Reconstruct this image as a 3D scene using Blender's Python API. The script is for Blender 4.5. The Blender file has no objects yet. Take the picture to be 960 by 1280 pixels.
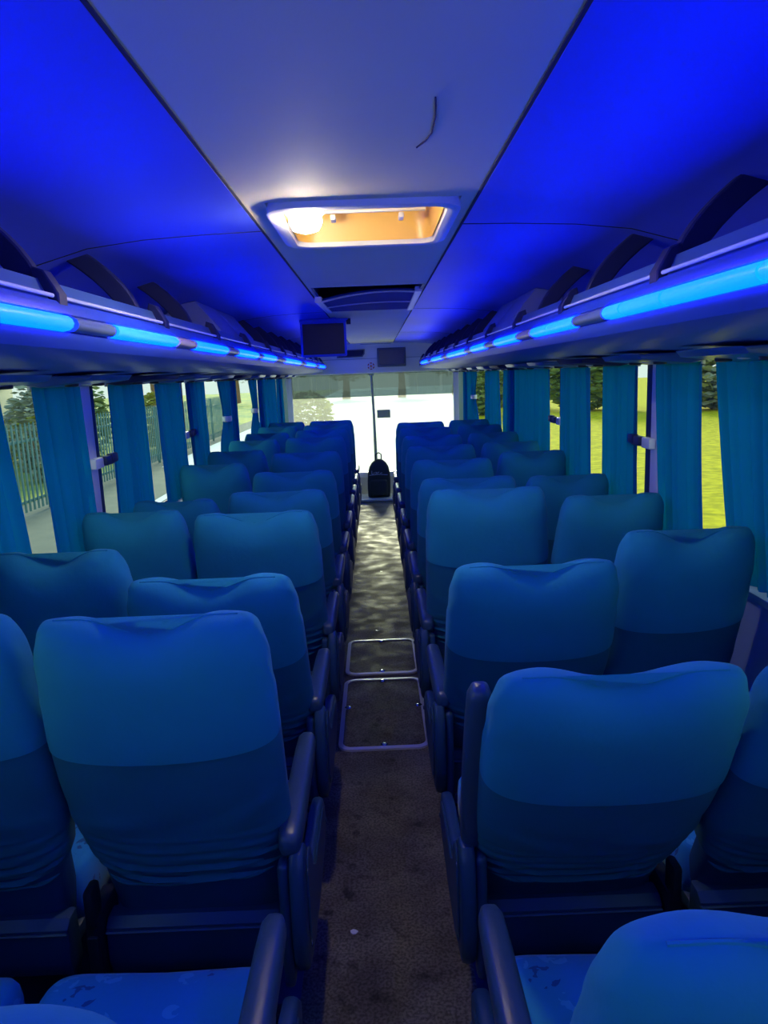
import bpy, bmesh, math, random
from mathutils import Vector, Matrix
PI = math.pi
rnd = random.Random(7)
S = bpy.context.scene
COL = S.collection
R = math.radians

# ------------------------------------------------------------------ materials
MATS = {}
def mat(name, color, rough=.6, metal=0., spec=.5, emit=None, estr=0., noise=None, bump=None, sheen=0., coat=0.):
    """noise=(scale, amount, second colour); bump=(scale, strength)"""
    m = bpy.data.materials.new(name); m.use_nodes = True
    nt = m.node_tree; b = nt.nodes['Principled BSDF']
    b.inputs['Base Color'].default_value = (*color, 1)
    b.inputs['Roughness'].default_value = rough
    b.inputs['Metallic'].default_value = metal
    b.inputs['Specular IOR Level'].default_value = spec
    b.inputs['Sheen Weight'].default_value = sheen
    b.inputs['Coat Weight'].default_value = coat
    if emit:
        b.inputs['Emission Color'].default_value = (*emit, 1)
        b.inputs['Emission Strength'].default_value = estr
    if noise or bump:
        tc = nt.nodes.new('ShaderNodeTexCoord')
    if noise:
        n = nt.nodes.new('ShaderNodeTexNoise'); n.inputs['Scale'].default_value = noise[0]
        n.inputs['Detail'].default_value = 5
        nt.links.new(tc.outputs['Object'], n.inputs['Vector'])
        r = nt.nodes.new('ShaderNodeValToRGB')
        r.color_ramp.elements[0].position = .5 - noise[1]; r.color_ramp.elements[1].position = .5 + noise[1]
        r.color_ramp.elements[0].color = (*color, 1); r.color_ramp.elements[1].color = (*noise[2], 1)
        nt.links.new(n.outputs['Fac'], r.inputs['Fac'])
        nt.links.new(r.outputs['Color'], b.inputs['Base Color'])
    if bump:
        n2 = nt.nodes.new('ShaderNodeTexNoise'); n2.inputs['Scale'].default_value = bump[0]; n2.inputs['Detail'].default_value = 3
        nt.links.new(tc.outputs['Object'], n2.inputs['Vector'])
        bp = nt.nodes.new('ShaderNodeBump'); bp.inputs['Strength'].default_value = bump[1]; bp.inputs['Distance'].default_value = .01
        nt.links.new(n2.outputs['Fac'], bp.inputs['Height']); nt.links.new(bp.outputs['Normal'], b.inputs['Normal'])
    MATS[name] = m
    return m

def glass_mat(name, tint, gloss=.06, tex=None):
    m = bpy.data.materials.new(name); m.use_nodes = True
    nt = m.node_tree; nt.nodes.clear()
    o = nt.nodes.new('ShaderNodeOutputMaterial'); mx = nt.nodes.new('ShaderNodeMixShader')
    t = nt.nodes.new('ShaderNodeBsdfTransparent'); g = nt.nodes.new('ShaderNodeBsdfGlossy')
    t.inputs['Color'].default_value = (*tint, 1); g.inputs['Roughness'].default_value = .02
    mx.inputs['Fac'].default_value = gloss
    nt.links.new(t.outputs[0], mx.inputs[1]); nt.links.new(g.outputs[0], mx.inputs[2]); nt.links.new(mx.outputs[0], o.inputs['Surface'])
    MATS[name] = m
    return m

def cloth_mat(name, col, trans, mixf=.45, noise=None):
    m = bpy.data.materials.new(name); m.use_nodes = True
    nt = m.node_tree; nt.nodes.clear()
    o = nt.nodes.new('ShaderNodeOutputMaterial'); mx = nt.nodes.new('ShaderNodeMixShader')
    d = nt.nodes.new('ShaderNodeBsdfDiffuse'); t = nt.nodes.new('ShaderNodeBsdfTranslucent')
    d.inputs['Color'].default_value = (*col, 1); t.inputs['Color'].default_value = (*trans, 1)
    mx.inputs['Fac'].default_value = mixf
    nt.links.new(d.outputs[0], mx.inputs[1]); nt.links.new(t.outputs[0], mx.inputs[2]); nt.links.new(mx.outputs[0], o.inputs['Surface'])
    MATS[name] = m
    return m

cloth_up = mat('cover_cloth', (.002, .225, .34), .88, sheen=.03, noise=(9, .3, (.003, .26, .385)), bump=(60, .10))
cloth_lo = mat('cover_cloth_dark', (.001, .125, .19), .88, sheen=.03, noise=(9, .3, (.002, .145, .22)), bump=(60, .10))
cushion_m = mat('cushion_cloth', (.015, .32, .56), .9, sheen=.2, bump=(70, .1))
shell_m = mat('seat_shell', (.010, .060, .14), .55, noise=(14, .3, (.016, .08, .17)), bump=(120, .06))
plastic_m = mat('seat_plastic', (.018, .060, .12), .42, bump=(150, .05))
arm_m = mat('armrest_vinyl', (.035, .075, .13), .33, bump=(90, .05))
steel_m = mat('dark_steel', (.03, .035, .05), .4, metal=.6)
alu_m = mat('aluminium_trim', (.80, .80, .88), .45, metal=.6)
chrome_m = mat('chrome', (.85, .86, .9), .12, metal=1.)
ceil_m = mat('ceiling_lining', (.86, .79, .43), .75, noise=(3.0, .35, (.91, .84, .48)), bump=(200, .03))
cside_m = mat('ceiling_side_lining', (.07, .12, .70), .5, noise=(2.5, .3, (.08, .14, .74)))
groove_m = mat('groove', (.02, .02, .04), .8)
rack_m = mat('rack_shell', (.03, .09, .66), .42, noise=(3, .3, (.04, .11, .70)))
rackin_m = mat('rack_dark_trim', (.010, .016, .09), .6)
lip_m = mat('rack_lip', (.07, .15, .36), .3)
led_m = mat('led_diffuser', (.1, .4, .8), .3, emit=(.0, .014, 1.), estr=26.)
unlit_m = mat('unlit_diffuser', (.22, .30, .42), .25, coat=.3)
pink_m = mat('clear_diffuser', (.75, .60, .60), .3)
cream_m = mat('cream_plastic', (.80, .80, .72), .4)
header_m = mat('header_panel', (.88, .87, .74), .55)
white_m = mat('white_paint', (.78, .82, .84), .35)
darkglass_m = mat('dark_screen', (.006, .012, .06), .35, spec=.2)
screen2_m = mat('grey_screen', (.10, .13, .16), .4)
black_m = mat('black_plastic', (.012, .014, .02), .45)
rail_m = mat('rail_highlight', (.85, .88, .95), .25)  # highlight along the chrome rail put into a white base colour
rubber_m = mat('window_rubber', (.015, .03, .11), .5)
wall_m = mat('wall_lining', (.18, .26, .40), .6)
amber_m = mat('hatch_amber', (.85, .52, .10), .35)
duct_m = mat('duct_plastic', (.20, .25, .46), .5)
visor_m = mat('smoky_blue_panel', (.006, .03, .20), .8, spec=.05, noise=(4, .3, (.01, .045, .23)))
bag_m = mat('bag_fabric', (.035, .045, .04), .85, bump=(90, .2))
bagp_m = mat('bag_pale_print', (.55, .6, .55), .7)
red_m = mat('red_print', (.55, .10, .03), .5)
poster_m = mat('poster_green', (.62, .66, .28), .6)
lamp_m = mat('lamp_lens', (.9, .8, .6), .3, emit=(1., .86, .6), estr=215.)
sidefloor_m = mat('side_floor', (.035, .045, .11), .55, noise=(6, .3, (.05, .06, .14)))
step_m = mat('step_cream', (.66, .66, .50), .5)
glass_m = glass_mat('side_glass', (.80, .88, .84))
def glare_veil(m, f):  # translucent layer added to whiten the windscreen with glare
    nt = m.node_tree; o = [n for n in nt.nodes if n.type == 'OUTPUT_MATERIAL'][0]; src = o.inputs['Surface'].links[0].from_socket
    t = nt.nodes.new('ShaderNodeBsdfTranslucent'); t.inputs['Color'].default_value = (.85, .88, .80, 1); x = nt.nodes.new('ShaderNodeMixShader'); x.inputs['Fac'].default_value = f
    nt.links.new(src, x.inputs[1]); nt.links.new(t.outputs[0], x.inputs[2]); nt.links.new(x.outputs[0], o.inputs['Surface']); return m
wsg_m = glare_veil(glass_mat('windscreen_glass', (.78, .82, .76), .03), .12)
band_m = glare_veil(glass_mat('windscreen_tint', (.22, .29, .29), .05), .06)
curtain_m = cloth_mat('curtain_cloth', (.004, .11, .44), (.004, .30, .50), .36)
curtain2_m = cloth_mat('pale_curtain_cloth', (.25, .36, .36), (.45, .6, .5), .4)
grassR_m = mat('lawn_grass', (.46, .40, .004), .95, spec=.1, noise=(4., .16, (.86, .68, .006)))
pave_m = mat('pavement', (.13, .15, .12), .9, noise=(2., .3, (.20, .21, .16)))
court_m = mat('pale_concrete', (.92, .93, .88), .9, noise=(1., .3, (.96, .96, .93)))
verge_m = mat('verge_grass', (.20, .32, .08), .9, noise=(.6, .12, (.60, .55, .06)))
fence_m = mat('fence_steel', (.09, .22, .20), .5)
wallw_m = mat('white_wall', (.93, .93, .90), .8)
leafA_m = mat('leaf_green', (.12, .22, .05), .8, noise=(3., .25, (.38, .42, .10)))
leafB_m = mat('leaf_yellow', (.58, .52, .04), .8, noise=(5., .25, (.30, .34, .05)))
leafC_m = mat('leaf_grey', (.22, .27, .16), .8, noise=(4., .25, (.50, .50, .38)))
trunk_m = mat('bark', (.30, .17, .09), .9, noise=(7., .3, (.42, .25, .14)))
house_m = mat('house_wall', (.70, .62, .50), .8)
roof_m = mat('house_roof', (.45, .22, .14), .8)

# aisle vinyl: speckled, worn, dark stains
def floor_mat():
    m = bpy.data.materials.new('aisle_vinyl'); m.use_nodes = True
    nt = m.node_tree; b = nt.nodes['Principled BSDF']; b.inputs['Specular IOR Level'].default_value = .22
    tc = nt.nodes.new('ShaderNodeTexCoord')
    def noise(sc, det):
        n = nt.nodes.new('ShaderNodeTexNoise'); n.inputs['Scale'].default_value = sc; n.inputs['Detail'].default_value = det
        nt.links.new(tc.outputs['Object'], n.inputs['Vector']); return n
    def ramp(src, p0, c0, p1, c1):
        r = nt.nodes.new('ShaderNodeValToRGB'); e = r.color_ramp.elements
        e[0].position, e[1].position = p0, p1; e[0].color, e[1].color = (*c0, 1), (*c1, 1)
        nt.links.new(src, r.inputs['Fac']); return r
    def mul(a, c, f=1.):
        x = nt.nodes.new('ShaderNodeMix'); x.data_type = 'RGBA'; x.blend_type = 'MULTIPLY'; x.inputs['Factor'].default_value = f
        nt.links.new(a, x.inputs['A']); nt.links.new(c, x.inputs['B']); return x.outputs['Result']
    a = ramp(noise(5, 6).outputs['Fac'], .35, (.12, .105, .085), .68, (.25, .23, .17))
    c = ramp(noise(120, 2).outputs['Fac'], .38, (.45, .45, .45), .6, (1, 1, 1))
    d = ramp(noise(14, 4).outputs['Fac'], .30, (.35, .35, .38), .42, (1, 1, 1))
    out = mul(mul(a.outputs['Color'], c.outputs['Color']), d.outputs['Color'])
    nt.links.new(out, b.inputs['Base Color'])
    rr = ramp(noise(7, 4).outputs['Fac'], .35, (.52,)*3, .65, (.8,)*3)
    nt.links.new(rr.outputs['Color'], b.inputs['Roughness'])
    MATS['aisle_vinyl'] = m
    return m
floor_m = floor_mat()

def cushion_pattern():
    m = cushion_m; nt = m.node_tree; b = nt.nodes['Principled BSDF']
    tc = nt.nodes.new('ShaderNodeTexCoord')
    v = nt.nodes.new('ShaderNodeTexVoronoi'); v.inputs['Scale'].default_value = 13
    w = nt.nodes.new('ShaderNodeTexNoise'); w.inputs['Scale'].default_value = 38; w.inputs['Detail'].default_value = 2
    nt.links.new(tc.outputs['Object'], v.inputs['Vector']); nt.links.new(tc.outputs['Object'], w.inputs['Vector'])
    def mth(op, a, bb=None):
        x = nt.nodes.new('ShaderNodeMath'); x.operation = op
        for i, s in enumerate((a, bb)):
            if s is None: continue
            if isinstance(s, (int, float)): x.inputs[i].default_value = s
            else: nt.links.new(s, x.inputs[i])
        return x.outputs[0]
    near = mth('LESS_THAN', v.outputs['Distance'], .42)
    blot = mth('GREATER_THAN', w.outputs['Fac'], .51)
    sel = nt.nodes.new('ShaderNodeSeparateColor'); nt.links.new(v.outputs['Color'], sel.inputs[0])
    pale = mth('MULTIPLY', mth('MULTIPLY', near, blot), mth('GREATER_THAN', sel.outputs[0], .50))
    dark = mth('MULTIPLY', mth('MULTIPLY', near, blot), mth('LESS_THAN', sel.outputs[0], .28))
    def mix(f, a, c):
        x = nt.nodes.new('ShaderNodeMix'); x.data_type = 'RGBA'; nt.links.new(f, x.inputs['Factor'])
        if isinstance(a, tuple): x.inputs['A'].default_value = (*a, 1)
        else: nt.links.new(a, x.inputs['A'])
        x.inputs['B'].default_value = (*c, 1); return x.outputs['Result']
    c1 = mix(pale, (.015, .32, .56), (.06, .46, .68)); c2 = mix(dark, c1, (.006, .11, .28))
    nt.links.new(c2, b.inputs['Base Color'])
cushion_pattern()

# ------------------------------------------------------------------ mesh helpers
class MB:
    def __init__(s): s.v = []; s.f = []; s.mi = []; s.cur = 0
    def add(s, vs, fs, M=None, mi=None):
        o = len(s.v)
        for p in vs:
            p = Vector(p)
            s.v.append(tuple(M @ p if M else p))
        for f in fs: s.f.append([i + o for i in f]); s.mi.append(s.cur if mi is None else mi)
        return s
    def box(s, x0, x1, y0, y1, z0, z1, bev=0., seg=2, M=None, mi=None):
        bm = bmesh.new(); bmesh.ops.create_cube(bm, size=1.)
        for v in bm.verts:
            v.co = Vector(((x0 + x1) / 2 + v.co.x * (x1 - x0), (y0 + y1) / 2 + v.co.y * (y1 - y0), (z0 + z1) / 2 + v.co.z * (z1 - z0)))
        if bev > 0: bmesh.ops.bevel(bm, geom=list(bm.edges), offset=bev, segments=seg, profile=.5, affect='EDGES')
        s.frombm(bm, M, mi); return s
    def frombm(s, bm, M=None, mi=None):
        bm.verts.ensure_lookup_table(); bm.verts.index_update()
        s.add([v.co.copy() for v in bm.verts], [[v.index for v in f.verts] for f in bm.faces], M, mi); bm.free()
    def prism(s, poly, axis, a, b, bev=0., seg=2, M=None, mi=None):
        """poly in the other two axes (cyclic order kept), extruded from a to b along axis"""
        def pt(p, t):
            return {'x': (t, p[0], p[1]), 'y': (p[0], t, p[1]), 'z': (p[0], p[1], t)}[axis]
        bm = bmesh.new()
        A = [bm.verts.new(pt(p, a)) for p in poly]; B = [bm.verts.new(pt(p, b)) for p in poly]
        n = len(poly)
        bm.faces.new(A); bm.faces.new(B[::-1])
        for i in range(n): bm.faces.new((A[i], B[i], B[(i + 1) % n], A[(i + 1) % n]))
        bmesh.ops.recalc_face_normals(bm, faces=list(bm.faces))
        if bev > 0:
            ed = [e for e in bm.edges if (e.verts[0] in A) == (e.verts[1] in A)]
            bmesh.ops.bevel(bm, geom=ed, offset=bev, segments=seg, profile=.5, affect='EDGES')
        s.frombm(bm, M, mi); return s
    def tube(s, pts, r, n=10, M=None, mi=None, closed=False):
        pts = [Vector(p) for p in pts]; L = len(pts); vs = []; fs = []
        up = None
        for i, p in enumerate(pts):
            if closed: d = pts[(i + 1) % L] - pts[i - 1]
            else: d = pts[min(i + 1, L - 1)] - pts[max(i - 1, 0)]
            d.normalize()
            if up is None: up = Vector((0, 0, 1)) if abs(d.z) < .9 else Vector((1, 0, 0))
            a = d.cross(up); a.normalize(); b = a.cross(d); up = b
            rr = r[i] if isinstance(r, (list, tuple)) else r
            for k in range(n):
                t = 2 * PI * k / n; vs.append(p + a * (rr * math.cos(t)) + b * (rr * math.sin(t)))
        for i in range(L if closed else L - 1):
            for k in range(n):
                i2 = (i + 1) % L
                fs.append((i * n + k, i * n + (k + 1) % n, i2 * n + (k + 1) % n, i2 * n + k))
        if not closed: fs.append(tuple(range(n))[::-1]); fs.append(tuple((L - 1) * n + k for k in range(n)))
        s.add(vs, fs, M, mi); return s
    def lathe(s, prof, n=24, M=None, mi=None):
        vs = []; fs = []
        for (r, z) in prof:
            for k in range(n): vs.append((r * math.cos(2 * PI * k / n), r * math.sin(2 * PI * k / n), z))
        for i in range(len(prof) - 1):
            for k in range(n): fs.append((i * n + k, i * n + (k + 1) % n, (i + 1) * n + (k + 1) % n, (i + 1) * n + k))
        fs.append(tuple(range(n))[::-1]); fs.append(tuple((len(prof) - 1) * n + k for k in range(n)))
        s.add(vs, fs, M, mi); return s
    def rings(s, rings, cap0=True, cap1=True, M=None, mi=None, mis=None):
        n = len(rings[0]); vs = [p for r in rings for p in r]; o = len(s.v)
        s.add(vs, [], M)
        for i in range(len(rings) - 1):
            for k in range(n):
                s.f.append([o + i * n + k, o + i * n + (k + 1) % n, o + (i + 1) * n + (k + 1) % n, o + (i + 1) * n + k])
                s.mi.append(mis[i] if mis else (s.cur if mi is None else mi))
        if cap0: s.f.append([o + k for k in range(n)][::-1]); s.mi.append(mis[0] if mis else (mi or s.cur))
        if cap1: s.f.append([o + (len(rings) - 1) * n + k for k in range(n)]); s.mi.append(mis[-1] if mis else (mi or s.cur))
        return s
    def mesh(s, name, mats, sharp=40):
        me = bpy.data.meshes.new(name); me.from_pydata([tuple(v) for v in s.v], [], s.f)
        for m in (mats if isinstance(mats, (list, tuple)) else [mats]): me.materials.append(m)
        me.polygons.foreach_set('material_index', s.mi)
        bm = bmesh.new(); bm.from_mesh(me); bmesh.ops.recalc_face_normals(bm, faces=list(bm.faces)); bm.to_mesh(me); bm.free()
        me.polygons.foreach_set('use_smooth', [True] * len(me.polygons))
        me.set_sharp_from_angle(angle=R(sharp)); me.update()
        return me
    def build(s, name, mats, parent=None, loc=None, sharp=40):
        return obj(name, s.mesh(name, mats, sharp), parent, loc)

def obj(name, me, parent=None, loc=None):
    o = bpy.data.objects.new(name, me); COL.objects.link(o)
    if parent: o.parent = parent
    if loc: o.location = loc
    return o
def tag(o, label=None, cat=None, group=None, kind=None):
    for k, v in (('label', label), ('category', cat), ('group', group), ('kind', kind)):
        if v: o[k] = v
    return o
def empty(name, loc=(0, 0, 0), rz=0.):
    o = bpy.data.objects.new(name, None); COL.objects.link(o); o.location = loc; o.rotation_euler = (0, 0, rz)
    o.empty_display_size = .1
    return o
def copy_tree(o, parent=None):
    c = o.copy(); COL.objects.link(c)
    if parent: c.parent = parent
    for ch in list(o.children): copy_tree(ch, c)
    return c
def mirror_mesh(me):
    m2 = me.copy(); m2.transform(Matrix.Scale(-1, 4, (1, 0, 0))); m2.flip_normals(); return m2

def interp(tab, x):
    if x <= tab[0][0]: return tab[0][1]
    for (a, b), (c, d) in zip(tab, tab[1:]):
        if x <= c:
            t = (x - a) / (c - a); return b + (d - b) * t
    return tab[-1][1]
def sgnpow(c, p): return math.copysign(abs(c) ** p, c)

# ------------------------------------------------------------------ seats
L_TOP = .735
def ltop(xn): return L_TOP + .042 * math.sin(PI / 2 * min(1, abs(xn) / .74)) ** 2
def cover_mesh():
    n = 72; vlev = [0]
    ls = [.0 + .0055 * i for i in range(44)]                # dense, wrinkled lower part
    ls = [l / .63 for l in ls]
    v = ls[-1]
    while v < .55: v += .03; ls.append(v)
    ls += [.590, .5905, .596]
    v = .596
    while v < .80: v += .03; ls.append(v)
    for k in range(1, 15): ls.append(.83 + (1 - .83) * math.sin(PI / 2 * k / 14))
    rings = []; mis = []
    for v in ls:
        lmid = .10 + v * (L_TOP - .10)
        hs = interp([(0, .225), (.2, .238), (.56, .238), (.69, .228), (.74, .222)], lmid)      # aisle side, straight
        ho = interp([(0, .15), (.08, .185), (.16, .226), (.28, .249), (.40, .252), (.50, .250), (.64, .236), (.73, .225)], lmid)
        tr = interp([(0, .060), (.12, .066), (.3, .078), (.50, .082), (.66, .072), (.74, .064)], lmid)
        tf = interp([(0, .05), (.3, .055), (.54, .05), (.64, .062), (.74, .058)], lmid)
        k = 0 if v < .8 else (v - .8) / .2
        ws = (max(0, 1 - k ** 3.0)) ** (1 / 3.) * .17 + .83
        kt = 0 if v < .84 else (v - .84) / .16
        ts = max(.04, (max(0, 1 - kt ** 2.3)) ** (1 / 2.3))
        ring = []
        for i in range(n):
            th = 2 * PI * i / n
            cx, sx = math.cos(th), math.sin(th)
            x = sgnpow(cx, 2 / 3.6); t = sgnpow(sx, 2 / 2.9)
            xx = (x * hs if x < 0 else x * ho) * ws
            tt = (t * tr if t < 0 else t * tf) * ts
            l0 = .085 + .035 * (abs(x) ** 2) - .012 * x
            sm = min(1, max(0, (v - .5) / .5)); sm = sm * sm * (3 - 2 * sm)
            l = l0 + v * (L_TOP - l0) + (ltop(x) - L_TOP) * sm
            if t < 0:                                        # rear face
                f = abs(t) ** .6
                lw = l + .05 * (1 - (x + .15) ** 2) * .6
                fade = max(0, 1 - v / .30) ** 1.3
                tt += f * fade * (.0055 * math.sin(2 * PI * lw / .034 + 1.2 * math.sin(5 * x)) + .003 * math.sin(2 * PI * lw / .019 + 3 * x))
                fd2 = math.exp(-((v - .30 - .06 * (x - .2) ** 2) / .05) ** 2)
                tt += -f * .005 * fd2 * math.sin(9 * (v + .25 * x) * 2)
                if v < .5902: tt += f * .005
                if .56 < v < .5902: tt += -f * .004 * math.exp(-((x - .2) / .4) ** 2)
            if v > .97: tt += 0
            # soft crumple near upper corners
            if .72 < v < .97 and abs(x) > .8: xx += .0015 * math.sin(60 * l + 7 * t)
            ring.append((xx, tt, l))
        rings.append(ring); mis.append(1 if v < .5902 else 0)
    b = MB(); b.rings(rings, cap0=False, cap1=True, mis=mis)
    # rolled hem along the bottom edge
    r0 = rings[0]; b.tube([(p[0], p[1], p[2]) for p in r0], .0035, 6, closed=True, mi=1)
    # seam piping over the top, from corner to corner
    top = []
    for i in range(33):
        x = -0.98 + 1.96 * i / 32
        hw = .222 * .83 if x < 0 else .225 * .83
        top.append((x * hw, -.001, ltop(x) - .0005))
    b.tube(top, .0028, 6, mi=0)
    return b.mesh('seat_cover', [cloth_up, cloth_lo], 50)
def back_mesh():
    n = 40; rings = []
    for l in [-.13, -.12, -.06, 0, .06, .12, .2, .35, .5, .6, .67, .70]:
        hs = interp([(-.13, .205), (-.05, .228), (.1, .232), (.6, .218), (.70, .17)], l)
        ho = interp([(-.13, .17), (-.05, .19), (.1, .20), (.3, .215), (.6, .205), (.70, .16)], l)
        tr = interp([(-.13, .040), (0, .055), (.3, .062), (.70, .04)], l)
        tf = interp([(-.13, .02), (0, .04), (.5, .045), (.70, .04)], l)
        ring = []
        for i in range(n):
            th = 2 * PI * i / n; x = sgnpow(math.cos(th), .5); t = sgnpow(math.sin(th), .55)
            ring.append((x * (hs if x < 0 else ho), t * (tr if t < 0 else tf), l))
        rings.append(ring)
    b = MB(); b.rings(rings)
    return b.mesh('backrest', shell_m, 40)
def cushion_mesh():
    n = 44; rings = []
    for (z, k, dz) in [(.335, .93, 0), (.345, .985, 0), (.38, 1.0, 0), (.42, 1.0, 0), (.447, .985, 0), (.463, .95, 0), (.470, .86, 0), (.474, .6, .0), (.475, .3, 0), (.475, .05, 0)]:
        ring = []
        for i in range(n):
            th = 2 * PI * i / n; x = sgnpow(math.cos(th), .27); y = sgnpow(math.sin(th), .27)
            yy = .205 + y * .215 * k
            zz = z - (.02 * max(0, (yy - .3) / .12) ** 2 if z > .43 else 0) + (.014 * abs(x * k) ** 2 if z > .44 else 0)
            ring.append((x * .226 * k, yy, zz))
        rings.append(ring)
    b = MB(); b.rings(rings); return b.mesh('seat_cushion', cushion_m, 50)
def beam_mesh():
    b = MB()
    b.prism([(-.078, .262), (-.088, .30), (-.086, .385), (-.066, .402), (-.028, .402), (-.02, .27), (-.035, .25), (-.065, .25)], 'x', -.245, .205, .006)
    b.box(-.245, .205, -.0925, -.080, .372, .379, .003, 1)
    b.box(-.245, .205, -.035, .36, .305, .345, .01)         # pan under the cushion
    return b.mesh('rear_beam', plastic_m, 35)
def panel_mesh():
    b = MB()
    poly = [(-.165, .335), (-.178, .40), (-.172, .565), (-.15, .600), (-.115, .605), (-.085, .585), (-.045, .50), (.02, .455), (.28, .445), (.36, .425), (.395, .385), (.385, .335), (.33, .300), (.1, .275), (-.08, .28), (-.14, .30)]
    b.prism(poly, 'x', -.272, -.238, .012, 3)
    p2 = [(y * .82 + .015, (z - .43) * .80 + .43) for (y, z) in poly]
    b.prism(p2, 'x', -.277, -.270, .003, 1)
    for (y, z) in [(-.14, .55), (-.14, .37), (.33, .37)]:
        b.lathe([(.0075, 0), (.0075, .002), (.004, .0035)], 10, Matrix.Translation((-.277, y, z)) @ Matrix.Rotation(-PI / 2, 4, 'Y'))
    return b.mesh('side_panel', plastic_m, 35)
def rearpost_mesh():
    b = MB(); b.box(-.238, -.212, -.16, -.115, .27, .58, .012, 3)
    return b.mesh('recliner_post', plastic_m, 35)
def arm_mesh():
    n = 20; rings = []
    prof = [(-.035, .010, .012), (-.030, .019, .022), (-.012, .025, .029), (.03, .027, .032), (.2, .027, .031), (.36, .026, .028), (.425, .024, .025), (.448, .017, .018), (.455, .008, .009)]
    for (y, hx, hz) in prof:
        rings.append([(hx * sgnpow(math.cos(2 * PI * i / n), .62), y, hz * sgnpow(math.sin(2 * PI * i / n), .62)) for i in range(n)])
    b = MB(); b.rings(rings); return b.mesh('armrest', arm_m, 50)
def leg_mesh(y):
    b = MB()
    b.prism([(y - .022, .31), (y + .022, .31), (y + .03, .02), (y - .03, .02)], 'x', -.145, -.105, .006)
    b.box(-.175, -.075, y - .05, y + .05, .0, .016, .004)
    for dx in (-.155, -.095): b.lathe([(.011, 0), (.011, .007), (.006, .01)], 8, Matrix.Translation((dx, y, .016)))
    return b.mesh('leg', steel_m, 35)
def joint_mesh():
    b = MB()
    b.box(.207, .244, -.105, .02, .245, .43, .012, 2)
    b.box(.214, .238, -.115, -.06, .40, .50, .01, 2)
    b.box(.211, .240, -.116, -.10, .27, .385, .008, 2)
    return b.mesh('hinge_bracket', black_m, 35)

def flat_mesh(me, mir): return mirror_mesh(me) if mir else me
def make_seat(mir, aisle):
    """mir False: straight side towards -x. Base point on the floor under the recliner hinge."""
    f = lambda me: flat_mesh(me, mir)
    t = empty('bus_seat')
    obj('seat_cushion', f(CUSH), t); obj('rear_beam', f(BEAM), t)
    obj('leg', f(LEGF), t); obj('leg', f(LEGR), t)
    b = obj('backrest', f(BACK), t, (0, 0, .42))
    c = obj('seat_cover', f(COVER), b)
    if aisle:
        obj('hinge_bracket', f(JOINT), t)
        obj('side_panel', f(PANEL), t); obj('recliner_post', f(RPOST), t)
        a = obj('armrest', ARM, t, ((.240 if mir else -.240), -.115, .615))
    return t
COVER, BACK, CUSH, BEAM, PANEL, ARM = cover_mesh(), back_mesh(), cushion_mesh(), beam_mesh(), panel_mesh(), arm_mesh()
LEGF, LEGR, JOINT, RPOST = leg_mesh(.30), leg_mesh(.02), joint_mesh(), rearpost_mesh()
PROTO = {('R', 'aisle'): make_seat(False, True), ('L', 'aisle'): make_seat(True, True),
         ('R', 'window'): make_seat(True, False), ('L', 'window'): make_seat(False, False)}
USED = set()
ORD = ['nearest', 'second', 'third', 'fourth', 'fifth', 'sixth', 'seventh', 'eighth', 'ninth', 'tenth', 'eleventh']
REC = {  # recline in degrees, per row from the camera
 ('R', 'aisle'): [25.5, 30, 28.5, 14, 23, 22, 20, 18, 16, 15, 14],
 ('L', 'aisle'): [30, 15, 29, 23, 27, 27, 22, 14, 12, 13, 14],
 ('R', 'window'): [26, 29, 19, 21, 24, 17, 19, 17, 15, 14, 14],
 ('L', 'window'): [24, 13, 18, 20, 30, 18, 17, 15, 15, 14, 14]}
ARMUP = {('R', 1): 111}
SPECIAL = {
 ('R', 'aisle', 1): 'deeply dipped blue covered seat with its armrest raised, second row right of the aisle',
 ('R', 'aisle', 0): 'blue seat with patterned cushion cut by the frame at bottom right corner',
 ('L', 'aisle', 0): 'blue seat with patterned cushion and grey armrest at bottom left corner',
 ('L', 'aisle', 1): 'large upright blue covered seat with wrinkled hem, second row left of the aisle'}
for (side, pos), recs in REC.items():
    for i, a in enumerate(recs):
        if side == 'R' and i > 9: continue
        if pos == 'window' and i == 0 and side == 'L': pass
        p = PROTO[side, pos]
        o = p if (side, pos) not in USED else copy_tree(p)
        USED.add((side, pos))
        sx = 1 if side == 'R' else -1
        o.location = (sx * (.442 if pos == 'aisle' else .906), .9 + .70 * i, 0)
        if pos == 'window': o.scale = (.84, 1, 1)
        for ch in o.children:
            nm = ch.name.split('.')[0]
            if nm == 'backrest': ch.rotation_euler = (R(a), 0, 0)
            if nm == 'armrest': ch.rotation_euler = (R(ARMUP.get((side, i), 0)) + R(1.5 * math.sin(i * 2.1)), 0, 0)
        lab = SPECIAL.get((side, pos, i))
        if not lab:
            sd = {'R': 'right', 'L': 'left'}[side]
            row = {0: 'nearest row', 10: 'frontmost row'}.get(i, ORD[i] + ' row ahead')
            if side == 'R' and i == 9: row = 'frontmost row'
            if pos == 'aisle': lab = f'blue cloth covered bus seat beside the aisle, {sd} block, {row}'
            else: lab = f'blue cloth covered bus seat under the {sd} windows, {row}'
        sd = {'R': 'right', 'L': 'left'}[side]
        tag(o, lab, 'seat', f'{sd} {pos} seats')

# ------------------------------------------------------------------ floor
b = MB()
b.box(-1.22, 1.22, -1.2, 9.95, -.06, 0.)
tag(b.build('floor', [floor_m]), 'dark worn speckled vinyl floor of the bus aisle', 'floor', kind='structure')
for s, nm in ((-1, 'trim_1'), (1, 'trim_2')):
    b = MB(); x0, x1 = sorted((s * .235, s * 1.2)); b.box(x0, x1, -1.1, 9.4, -.004, .0015)
    tag(b.build(nm, sidefloor_m), f'dark blue vinyl strip under the {"left" if s < 0 else "right"} seats', 'floor', kind='structure')

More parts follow.
